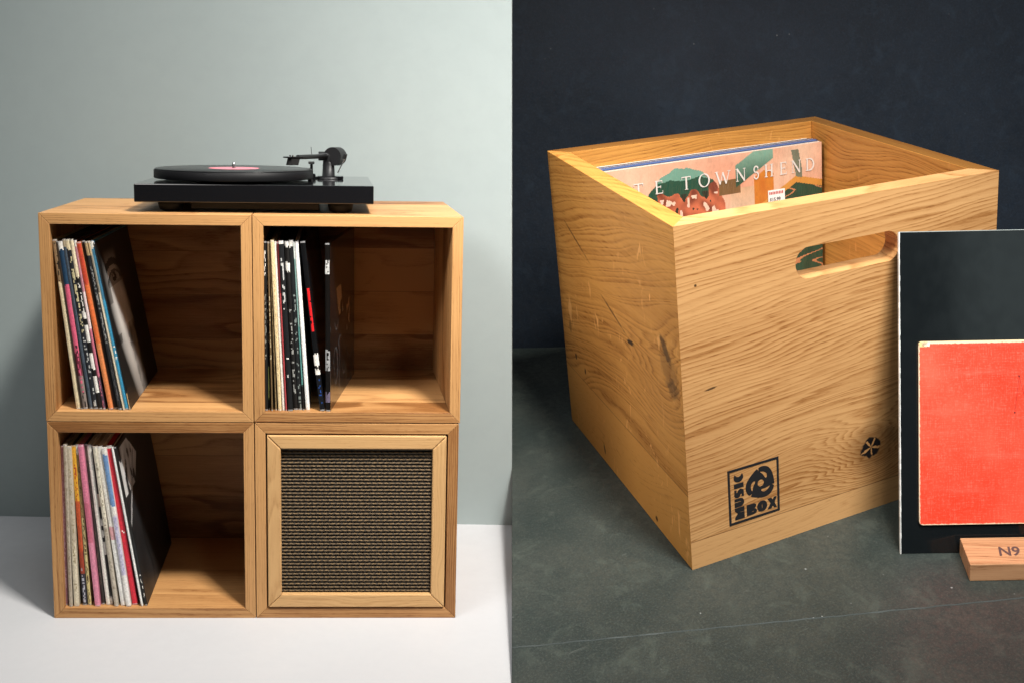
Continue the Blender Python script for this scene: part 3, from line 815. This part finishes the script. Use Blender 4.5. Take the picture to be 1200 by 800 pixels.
for ch, w_ in (('M', .215), ('U', .155), ('S', .15), ('I', .10), ('C', .165)):
    for poly, hol in L(ch):
        f = lambda p: (.335 - p[1] * .18 - 0, s + p[0] * w_)
        g_ = lambda p: (.115 + (1 - p[1]) * .185, s + p[0] * w_)
        ink_poly(wd, [g_(p) for p in poly][::-1], [[g_(p) for p in q] for q in hol])
    s += w_ + .014
s = .345
for ch, w_ in (('B', .20), ('O', .20), ('X', .19)):
    for poly, hol in L(ch):
        g_ = lambda p: (s + p[0] * w_, .085 + p[1] * .20)
        ink_poly(wd, [g_(p) for p in poly], [[g_(p) for p in q] for q in hol])
    s += w_ + .004
o = wd.build('logo_lettering', ink, MR, fb); fixn(o)

# ---- records in the crate
def mixc(a, b, k): return tuple(x + (y - x) * k for x, y in zip(a, b))
PEACH = h('e8a888'); DG = h('14503f'); ORG = h('e08a2c'); SAL = h('d9744f'); TN = h('d8b48c')
def art(u, v):
    """abstract stand-in artwork: peach ground, green and orange areas"""
    n = mnoise.noise(Vector((u * 5, v * 5, 0))); n2 = mnoise.noise(Vector((u * 22, v * 22, 3))); n3 = mnoise.noise(Vector((u * 60, v * 40, 7)))
    c = mixc(PEACH, h('efc4a4'), .5 + n)
    # green dome with salmon figure texture below
    du, dv = (u - .34) / .20, (v - .70) / .275
    if du * du + dv * dv < 1 + .1 * n2:
        c = DG if v > .865 + .05 * n2 + .10 * n * n - .10 * max(0, abs(u - .36) - .1) else mixc(SAL, h('7a3c2c'), max(0, min(1, .35 + 1.2 * n2)))
        if v > .925 + .012 * n2: c = h('6fa38f')
        if v < .86 and n2 + n3 * .8 > .38: c = h('edc9b0')
        if v < .87 and n2 + n3 * .5 < -.33: c = h('26342c')
    if .55 < u < .68 and v < .86: c = mixc(h('dcb089'), h('e6c7a8'), .5 + n)
    if .50 < u < .60 and .84 < v < .9: c = h('7d5e3a')
    # orange block
    if .665 < u < .76 and v < .92 - .5 * abs(u - .72): c = mixc(ORG, h('c76f22'), max(0, .4 + n2))
    # green slab upper right, grey prism and lower green panel with edge
    if .58 < u < .76 and abs(v - (.93 + (u - .62) * .55)) < .045: c = mixc(DG, h('7fae98'), min(1, max(0, (v - .88) * 9)))
    e = .80 + (u - .76) * .55 if u < .87 else .86 - (u - .87) * .25
    if u > .70 and abs(v - e) < .014: c = h('d9963f')
    elif u > .70 and v < e - .014:
        c = mixc(DG, h('0e4234'), .5 + n2)
        if abs(mnoise.noise(Vector((u * 7, v * 26, 11)))) < .06 and n > -.3: c = h('c9865a')
    if .84 < u < .90 and e + .01 < v < .985 and abs(u - .87 - (.96 - v) * .2) < .018: c = h('77806c')
    k = (.93 + .16 * n3 + .10 * n2) * (1 - .25 * max(0, n3))
    g_ = sum(c) / 3
    return tuple((x * .96 + g_ * .04) * k for x in c)
cb = .3135
q_ = unproj(MR, 958.5, 167, 1, cb); ca1, ch_ = q_.x + .006, q_.z
print('cover', q_)
CW = .352
z0r = .0182
def crate_record(b0, b1, a0, ztop, col, topc, label, name='vinyl_record', lean=0.0, front=None):
    r = empty(name, MR, (a0 + CW / 2, b0, z0r), label, 'record', 'records standing in the crate')
    mb = MB()
    Rm = Matrix.Translation((0, b0, z0r)) @ Matrix.Rotation(-lean, 4, 'X') @ Matrix.Translation((0, -b0, -z0r))
    mb.box((a0, b0, z0r), (a0 + CW, b1, ztop), None, col, rot=Rm)
    for i in range(3):   # sleeve edges on top: paper and plastic layers
        y = b0 + (b1 - b0) * (.2 + .3 * i)
        mb.box((a0 + .002, y, ztop - .001), (a0 + CW - .003, y + (b1 - b0) * .15, ztop + .0012 - .0003 * i), None, topc[i % len(topc)], rot=Rm)
    mb.build('sleeve', m_shrink if front else m_gloss, MR, r, colors=True)
    if front:
        fm = MB(); Hh = ztop - z0r
        P = lambda u, v: Rm @ Vector((a0 + CW * u, b0 - .0006 - .0008 * math.sin(v * 3.1) * math.sin(u * 3.1), z0r + Hh * v))
        fm.grid(P, 340, 300, front)
        fm.build('cover', m_shrink, MR, r, colors=True)
    return r
pete = crate_record(cb, cb + .0035, ca1 - CW, ch_, h('cfa58a'), [h('e8d8c8'), h('8b93a8')], 'shrink wrapped record with orange and green cover and white lettering, frontmost in the crate', front=art)
cols = [(h('4a5a78'), [h('5672a8'), h('9fb0c8')], 'record with blue sleeve edge directly behind the orange and green cover'),
        (h('2a3450'), [h('2c3c66'), h('8a9cb8')], 'record with navy blue sleeve edge, second behind the orange and green cover'),
        (h('5e6a80'), [h('98a6bc'), h('3a4868')], 'record with pale blue grey edge, third behind the orange and green cover'),
        (h('2a2c33'), [h('23242a'), h('4c5060')], 'record with nearly black edge, fourth behind the orange and green cover'),
        (h('d6d2c8'), [h('efece4'), h('d8d8dc')], 'record with white edge, rearmost in the crate')]
y = cb + .0042
for i, (c, tc, lab) in enumerate(cols):
    th = .0052
    crate_record(y, y + th, ca1 - CW - .003 + .0015 * ((i * 7) % 4), ch_ + (.0015 - .0006 * i), c, tc, lab)
    y += th + .0006
# serif lettering on the front cover
def serif(ch):
    """strokes in a unit box: (x0, z0, x1, z1, width)"""
    TK, TN_ = .15, .07
    S = lambda *a: [a]
    if ch == 'T': return [(.5, 0, .5, 1, TK), (.02, .97, .98, .97, TN_), (.04, .80, .04, 1, .05), (.96, .80, .96, 1, .05), (.32, .02, .68, .02, .05)]
    if ch == 'E': return [(.2, 0, .2, 1, TK), (.05, .97, .88, .97, TN_), (.05, .03, .92, .03, TN_), (.2, .52, .7, .52, TN_), (.88, .8, .88, 1, .05), (.92, 0, .92, .2, .05), (.7, .42, .7, .62, .05)]
    if ch == 'P': return [(.22, 0, .22, 1, TK), (.08, .02, .4, .02, .05), (.08, .97, .6, .97, TN_)] + [(.6 + .3 * math.cos(a), .74 + .24 * math.sin(a), .6 + .3 * math.cos(a - .35), .74 + .24 * math.sin(a - .35), TK * .8) for a in [PI / 2 - .35 * k for k in range(9)]] + [(.22, .49, .6, .49, TN_)]
    if ch == 'O': return [(.5 + .47 * math.cos(a), .5 + .5 * math.sin(a), .5 + .47 * math.cos(a + .27), .5 + .5 * math.sin(a + .27), .06 + .09 * abs(math.cos(a))) for a in [.262 * k for k in range(24)]]
    if ch == 'W': return [(.0, 1, .28, 0, TK), (.28, 0, .5, .9, TN_), (.5, .9, .74, 0, TK), (.74, 0, 1, 1, TN_), (-.1, .98, .15, .98, .05), (.88, .98, 1.1, .98, .05)]
    if ch == 'N': return [(.14, 0, .14, 1, TN_), (.14, 1, .86, 0, TK), (.86, 0, .86, 1, TN_), (.0, .98, .2, .98, .05), (.74, .98, .98, .98, .05), (.02, .02, .28, .02, .05)]
    if ch == 'S': return [(.5 + .34 * math.cos(a), .75 + .24 * math.sin(a), .5 + .34 * math.cos(a + .3), .75 + .24 * math.sin(a + .3), TK * .8) for a in [.35 + .3 * k for k in range(14)]] + [(.5 + .36 * math.cos(a), .26 + .26 * math.sin(a), .5 + .36 * math.cos(a - .3), .26 + .26 * math.sin(a - .3), TK * .8) for a in [1.5 - .3 * k for k in range(14)]] + [(.82, .7, .82, .95, .05), (.16, .05, .16, .3, .05)]
    if ch == 'H': return [(.18, 0, .18, 1, TK), (.82, 0, .82, 1, TK), (.18, .5, .82, .5, TN_), (.02, .98, .34, .98, .05), (.66, .98, .98, .98, .05), (.02, .02, .34, .02, .05), (.66, .02, .98, .02, .05)]
    if ch == 'D': return [(.2, 0, .2, 1, TK), (.05, .97, .5, .97, TN_), (.05, .03, .5, .03, TN_)] + [(.46 + .46 * math.cos(a), .5 + .47 * math.sin(a), .46 + .46 * math.cos(a - .25), .5 + .47 * math.sin(a - .25), .1 + .06 * abs(math.cos(a))) for a in [PI / 2 - .25 * k for k in range(13)]]
    return []
m_wink = simple('white_ink', (.72, .68, .62), .5)
def put(ch, x, z, w_, hgt):
    tx = MB()
    for (x0, z0_, x1, z1_, wdt) in serif(ch):
        a = Vector((x + x0 * w_, z + z0_ * hgt)); b = Vector((x + x1 * w_, z + z1_ * hgt)); d = (b - a)
        if d.length < 1e-6: continue
        d.normalize(); nn = Vector((-d.y, d.x)) * wdt * hgt * .5; a2 = a - d * .0002; b2 = b + d * .0002
        q = [a2 - nn, b2 - nn, b2 + nn, a2 + nn]
        tx.add([(p.x, cb - .0016 - random.random() * .0001, p.y) for p in q], [(0, 1, 2, 3)])
    tx.build('cover_letter', m_wink, MR, pete)
word = 'PETE TOWNSHEND'
zw = ch_ - .036; x = .0745
# letter starts measured along the cover
starts = []
pxs = {'T1': 745, 'E1': 768, 'T2': 799, 'O': 820, 'W': 842, 'N1': 866, 'S': 884, 'H': 900, 'E2': 916, 'N2': 932, 'D': 949}
yl = lambda X: 216 - (X - 750) * .125
seq = [('T', 751), ('E', 774), ('T', 807), ('O', 828), ('W', 851), ('N', 873), ('S', 891), ('H', 910), ('E', 927), ('N', 943), ('D', 959)]
aa = unproj(MR, 757, 217, 1, cb - .0016); bb_ = unproj(MR, 951, 196, 1, cb - .0016)
n = len(seq) - 1
xs = [unproj(MR, X, yl(X), 1, cb - .0016).x for (_, X) in [('T', 748), ('E', 772), ('T', 804), ('O', 825), ('W', 847), ('N', 868), ('S', 886), ('H', 901), ('E', 918), ('N', 933), ('D', 949)]]
for (ch, _), X in zip(seq, xs):
    w_ = {'W': .021, 'O': .0165, 'N': .0165, 'D': .0155, 'H': .015, 'T': .0145, 'E': .0125, 'S': .010}[ch]
    put(ch, X - w_ / 2, zw, w_, .0165)
for ch, X in (('E', xs[0] - .026), ('P', xs[0] - .046)): put(ch, X - .006, zw, .0125, .0165)
# price sticker
def text_mb(body, size, ax, bold=False, shear=0):
    cu = bpy.data.curves.new('t', 'FONT'); cu.body = body; cu.size = size; cu.extrude = 0; cu.shear = shear
    cu.offset = size * .02 if bold else 0
    o = bpy.data.objects.new('t', cu); COL.objects.link(o)
    dg = bpy.context.evaluated_depsgraph_get(); me = bpy.data.meshes.new_from_object(o.evaluated_get(dg))
    mb = MB(); mb.add([ax(v.co.x, v.co.y) for v in me.vertices], [tuple(p.vertices) for p in me.polygons])
    bpy.data.objects.remove(o); bpy.data.meshes.remove(me); return mb
s0 = unproj(MR, 900, 224, 1, cb - .0018); s1 = unproj(MR, 919.5, 221.5, 1, cb - .0018)
sx0, sx1 = s0.x, s1.x; sz1 = s0.z; sz0 = sz1 - .0185
st = MB().box((sx0, cb - .0022, sz0), (sx1, cb - .0018, sz1), None, h('f2f0ea')).build('price_sticker', m_print, MR, pete, colors=True)
text_mb('$15.99', .0068, lambda x, y: (sx0 + .0022 + x, cb - .0024, sz0 + .0035 + y), True).build('price_lettering', ink, MR, st)
rd = MB()
for i in range(9):
    xx = sx0 + .0018 + i * (sx1 - sx0 - .004) / 9
    rd.add([(xx, cb - .0024, sz1 - .0058), (xx + .0017, cb - .0024, sz1 - .0058), (xx + .0017, cb - .0024, sz1 - .0020 - .0006 * (i % 2)), (xx, cb - .0024, sz1 - .0020)], [(0, 1, 2, 3)])
rd.build('sticker_header', simple('red_ink', h('c0322c'), .5), MR, st)

# ------------------------------------------------------------------ sleeve, single and wooden stand in front of the crate
FX = Vector((.2600, -.1530, 0)); e1 = Vector((.9015, -.4328, 0)); e2 = Vector((.4328, .9015, 0))
e2s = Vector((.50, .866, 0))
def QS(s, t_, z): return FX + e1 * s + e2s * t_ + Vector((0, 0, z))
def Q(s, t_, z): return FX + e1 * s + e2 * t_ + Vector((0, 0, z))
SD = .046; SH = .019
m_stand = oak('oak_stand', (.60, .33, .17), (.30, .135, .055), 31, stave=.5, y0=-.2, ring=210, contrast=.8, tone=.05, pith=.02)
stn = empty('display_stand', MR, Q(.1, .03, 0), 'small oak block stand stamped with dark letters, in front of the black sleeve', 'record stand')
def qbox(s0, s1, t0, t1, z0, z1, gf=None):
    mb = MB(); cs = [(s0, t0, z0), (s1, t0, z0), (s1, t1, z0), (s0, t1, z0), (s0, t0, z1), (s1, t0, z1), (s1, t1, z1), (s0, t1, z1)]
    mb.add([QS(*c) for c in cs], [(0, 3, 2, 1), (4, 5, 6, 7), (0, 1, 5, 4), (1, 2, 6, 5), (2, 3, 7, 6), (3, 0, 4, 7)])
    mb.g = [(gf or (lambda p: p))(c) for c in cs]
    return mb
def gstand(c): return (c[0], c[1] + .02, c[2] - .01)
qbox(0, .24, 0, SD, 0, SH, gstand).build('front_rail', m_stand, MR, stn, bevel=.0009)
qbox(.02, .22, SD + .007, SD + .03, 0, .016, gstand).build('rear_rail', m_stand, MR, stn, bevel=.0009)
qbox(.085, .24, SD - .014, SD - .0006, SH + .0002, .0405, gstand).build('ledge', m_stand, MR, stn, bevel=.0006)
text_mb('N9', .021, lambda x, y: Q(.036 + x * .9, .014 + y, SH + .0003), True, .25).build('stamp_lettering', simple('purple_stamp_ink', (.10, .055, .05), .7), MR, stn)
# black 12 inch sleeve leaning back: slope and height solved from its measured top corner
LPt = SD + .0012
base = unproj(MR, 1056, 650, 2, 0)
sL = (base - FX).dot(e1)
# upright direction of the sleeve: square to its bottom edge, passing the measured top corner
M3i = MR.to_3x3().inverted(); e1w = (MR.to_3x3() @ e1).normalized()
bw = MR @ (FX + e1 * sL + e2 * LPt); dw_ = W3 @ Vector(((1053.5 - 600) / F, 1, (400 - 272.5) / F))
kk_ = (bw - CAMP).dot(e1w) / dw_.dot(e1w)
evw = CAMP + dw_ * kk_ - bw
print('sleeve', evw.length / SR, evw.normalized())
Ls = evw.length / SR; ev = (M3i @ evw) / Ls
enw = e1w.cross(evw.normalized()); enw = enw if enw.y > 0 else -enw
en = M3i @ (enw * SR)
def S(s_, v, d): return FX + e1 * s_ + e2 * LPt + ev * v + en * d
def sbox(s0, s1, v0, v1, d0, d1, col):
    cs = [(s0, v0, d0), (s1, v0, d0), (s1, v0, d1), (s0, v0, d1), (s0, v1, d0), (s1, v1, d0), (s1, v1, d1), (s0, v1, d1)]
    return MB().add([S(*c) for c in cs], [(0, 3, 2, 1), (4, 5, 6, 7), (0, 1, 5, 4), (1, 2, 6, 5), (2, 3, 7, 6), (3, 0, 4, 7)], None, col)
t = NT('black_gloss_sleeve'); g = t.n.new('ShaderNodeTexCoord').outputs['Object']
t.set(Base_Color=(.006, .008, .009), Roughness=t.mr(t.noise(g, 30, 4), .3, .7, .10, .16), Specular_IOR_Level=.55)
t.bump(t.noise(g, 6, 3), .06, .01)
m_sleeve = t.m
slv = empty('record_sleeve', MR, S(sL + Ls / 2, 0, 0), 'glossy black twelve inch sleeve leaning upright in front of the crate', 'record sleeve')
sbox(sL + .0006, sL + Ls, 0.0005, Ls, 0, .0032, (0, 0, 0)).build('sleeve_front', m_sleeve, MR, slv, bevel=.0004)
pe = MB(); rg = random.Random(4); nseg = 60
for i in range(nseg):      # worn white edge of the board
    w1 = .0006 + .0005 * rg.random(); kk = rg.uniform(.7, 1)
    cs = sbox(sL - .0004, sL + w1 * .8, Ls * i / nseg, Ls * (i + 1) / nseg, -.0004, .0030, None)
    pe.add([v for v in cs.v], [f for f in cs.f], None, [tuple(x * kk for x in h('e9ebe8'))] * 6)
pe.build('worn_edge', m_print, MR, slv, colors=True)
te = sbox(sL, sL + Ls, Ls, Ls + .0006, .0004, .0028, h('9fa8a4')).build('top_edge', m_print, MR, slv, colors=True)
# red 7 inch single
def solve_sv(px, py):
    # point of the sleeve plane seen at a pixel
    o = Mi_ @ CAMP; d = Mi_.to_3x3() @ (W3 @ Vector(((px - 600) / F, 1, (400 - py) / F)))
    p = S(0, 0, -.004); n_ = e1.cross(ev)
    k = (p - o).dot(n_) / d.dot(n_); q = MR.to_3x3() @ (o + d * k - p)
    return q.dot(e1w) / (MR.to_3x3() @ e1).length, q.dot(evw.normalized()) / SR
Mi_ = MR.inverted()
s7, v7 = solve_sv(1076, 615); s7b, v7t = solve_sv(1078.5, 402)
print('seven', s7, v7, s7b, v7t)
s7 = (s7 + s7b) / 2; W7 = (v7t - v7) * 1.0
sg = empty('single_record', MR, S(s7 + W7 / 2, v7, -.004), 'red seven inch single sleeve with worn cream edges leaning on the black sleeve', 'record')
t = NT('worn_red_paper'); g = t.attr('gc'); gx = t.sep(g)
n1 = t.noise(g, 9, 4, .6); n2 = t.noise(g, 420, 3, .7); wv = t.noise(t.vmath('MULTIPLY', g, (900, 60, 1)), 1, 2); wv2 = t.noise(t.vmath('MULTIPLY', g, (60, 900, 1)), 1, 2)
c = t.mix(t.mr(n1, .3, .7), h('e6391e'), h('ea5038'))
c = t.mix(t.mr(n2, .5, .8, 0, .45), c, h('f58a78'))
c = t.mix(t.mr(t.math('ADD', wv, wv2), 1.0, 1.35, 0, .5), c, h('f07a66'))
lo = t.noise(t.vmath('MULTIPLY', g, (3, 40, 1)), 1, 3)
c = t.mix(t.mr(lo, .5, .75, 0, .4), c, h('f4705c'))
pt = t.noise(t.vmath('MULTIPLY', g, (14, 9, 1)), 1, 2)
c = t.mix(t.mr(pt, .40, .8, 0, .35), c, h('f4785e'))
ed = t.math('MINIMUM', t.math('MINIMUM', gx[0], t.math('SUBTRACT', W7, gx[0])), t.math('MINIMUM', gx[1], t.math('SUBTRACT', W7, gx[1])))
edn = t.math('ADD', ed, t.math('MULTIPLY', t.math('SUBTRACT', t.noise(g, 260, 3, .7), .5), .0032))
c = t.mix(t.mr(edn, .0006, .0013, 1, 0), c, h('e9cfae'))
t.set(Base_Color=c, Roughness=.42, Specular_IOR_Level=.5)
t.bump(t.math('ADD', wv, wv2), .25, .0004)
m_red = t.m
mb = MB()
def rr(w_, h_, r, n=6):
    return arc(r, r, r, r, 180, 270, n) + arc(w_ - r, r, r, r, 270, 360, n) + arc(w_ - r, h_ - r, r, r, 0, 90, n) + arc(r, h_ - r, r, r, 90, 180, n)
mb.prism(rr(W7, W7, .004), -.0030, -.0012, (), lambda x, y, z: S(s7 + x, v7 + y, z - .0004))
mb.g = []
pp = rr(W7, W7, .004)
mb.g = [(p[0], p[1], 0) for p in pp] * 2
o = mb.build('sleeve', m_red, MR, sg, bevel=.0004); fixn(o)
mb = MB().prism(rr(W7 - .002, W7 + .0016, .003), 0, .0012, (), lambda x, y, z: S(s7 + .001 + x, v7 + y, z - .0012), None, h('e6d3a8'))
o = mb.build('inner_sleeve', m_print, MR, sg, colors=True); fixn(o)
mb = MB()
for i in range(3):    # cracked top fold
    mb.add([S(s7 + .001 + i * .003, v7 + W7 - .004 + .0008 * i, -.0036), S(s7 + .006 + i * .003, v7 + W7 - .004, -.0036), S(s7 + .007 + i * .003, v7 + W7 + .0012, -.0036), S(s7 + .0005 + i * .003, v7 + W7 + .001, -.0036)], [(0, 1, 2, 3)], None, mixc(h('e6c78a'), h('f2e6cf'), i / 2))
mb.build('torn_corner', m_print, MR, sg, colors=True)
# thin ink drawing lines
ll = MB()
def line(p, q, w_=.00045):
    a = Vector(p); b = Vector(q); d = (b - a).normalized(); nn = Vector((-d.y, d.x)) * w_ * .5
    ll.add([S(s7 + z.x, v7 + z.y, -.00355) for z in (a - nn, b - nn, b + nn, a + nn)], [(0, 1, 2, 3)])
def pxuv(x_, y_):
    a, b = solve_sv(x_, y_); return (a - s7, b - v7)
line(pxuv(1194.5, 440), pxuv(1189.5, 483), .0003); line(pxuv(1194.5, 440), pxuv(1215, 520), .0003)
for q in ((1194.5, 440), (1189.5, 483)):
    c_ = pxuv(*q); line((c_[0] - .0008, c_[1]), (c_[0] + .0008, c_[1]), .0015)
ll.build('ink_lines', simple('dark_red_ink', (.12, .01, .01), .6), MR, sg)

# ------------------------------------------------------------------ camera, light, render
cam_d = bpy.data.cameras.new('camera'); cam = bpy.data.objects.new('camera', cam_d); COL.objects.link(cam)
cam_d.sensor_width = 36; cam_d.lens = 36 * F / 1200; cam_d.clip_start = .02; cam_d.clip_end = 100
Rc = Matrix((W3 @ Vector((1, 0, 0)), W3 @ Vector((0, 0, 1)), W3 @ Vector((0, -1, 0)))).transposed()
cam.matrix_world = Matrix.Translation(CAMP) @ Rc.to_4x4()
SC.camera = cam
def area(name, pos, target, size, power, color=(1, 1, 1), sy=None, spread=180):
    l = bpy.data.lights.new(name, 'AREA'); l.energy = power; l.color = color; l.size = size; l.spread = math.radians(spread)
    if sy: l.shape = 'RECTANGLE'; l.size_y = sy
    o = bpy.data.objects.new(name, l); COL.objects.link(o); o.location = pos
    o.rotation_euler = (Vector(target) - Vector(pos)).to_track_quat('-Z', 'Y').to_euler()
    return o
area('key_lamp', (.50, 1.0, 2.75), (-.38, 2.15, .35), .34, 20, (1, .955, .89), spread=68)
area('crate_front_fill', (1.25, .25, 2.6), (1.15, 2.5,   .5), 1.2, 13.5, (1, .98, .965), spread=54)  # added soft lamp that brightens the crate's front; no window stands here
area('left_fill', (-.9, .9, 1.9), (.6, 2.5, .5), .7, 3.7, (1, .96, .92), spread=48)  # added fill that brightens the crate's left side
area('overhead_fill', (-.45, 1.35, 3.0), (-.35, 2.2, .3), 1.1, 20, (.96, .985, 1), spread=150)  # added fill above the shelf, lifts the shaded strip of pale floor
# added unseen light panel, placed where the glossy black sleeve mirrors it
Pm = MR @ S(sL + .10, Ls * .80, 0)
nn_ = ((MR.to_3x3() @ e1).cross(MR.to_3x3() @ ev)).normalized()
dd_ = (Pm - CAMP).normalized(); rf = dd_ - nn_ * 2 * dd_.dot(nn_)
print('mirror direction', rf, nn_)
area('sleeve_sheen_panel', Pm + rf * 4.2 + Vector((.34, 0, .10)), Pm, .95, 2.1, (.84, 1, .98))
w = bpy.data.worlds.new('World'); SC.world = w; w.use_nodes = True
w.node_tree.nodes['Background'].inputs[0].default_value = (.62, .68, .70, 1)
w.node_tree.nodes['Background'].inputs[1].default_value = .035
SC.view_settings.view_transform = 'Standard'; SC.view_settings.look = 'None'
SC.view_settings.exposure = 0; SC.view_settings.gamma = 1
SC.render.engine = 'CYCLES'
SC.render.resolution_x = 1024; SC.render.resolution_y = 682
SC.cycles.max_bounces = 8; SC.cycles.use_denoising = True
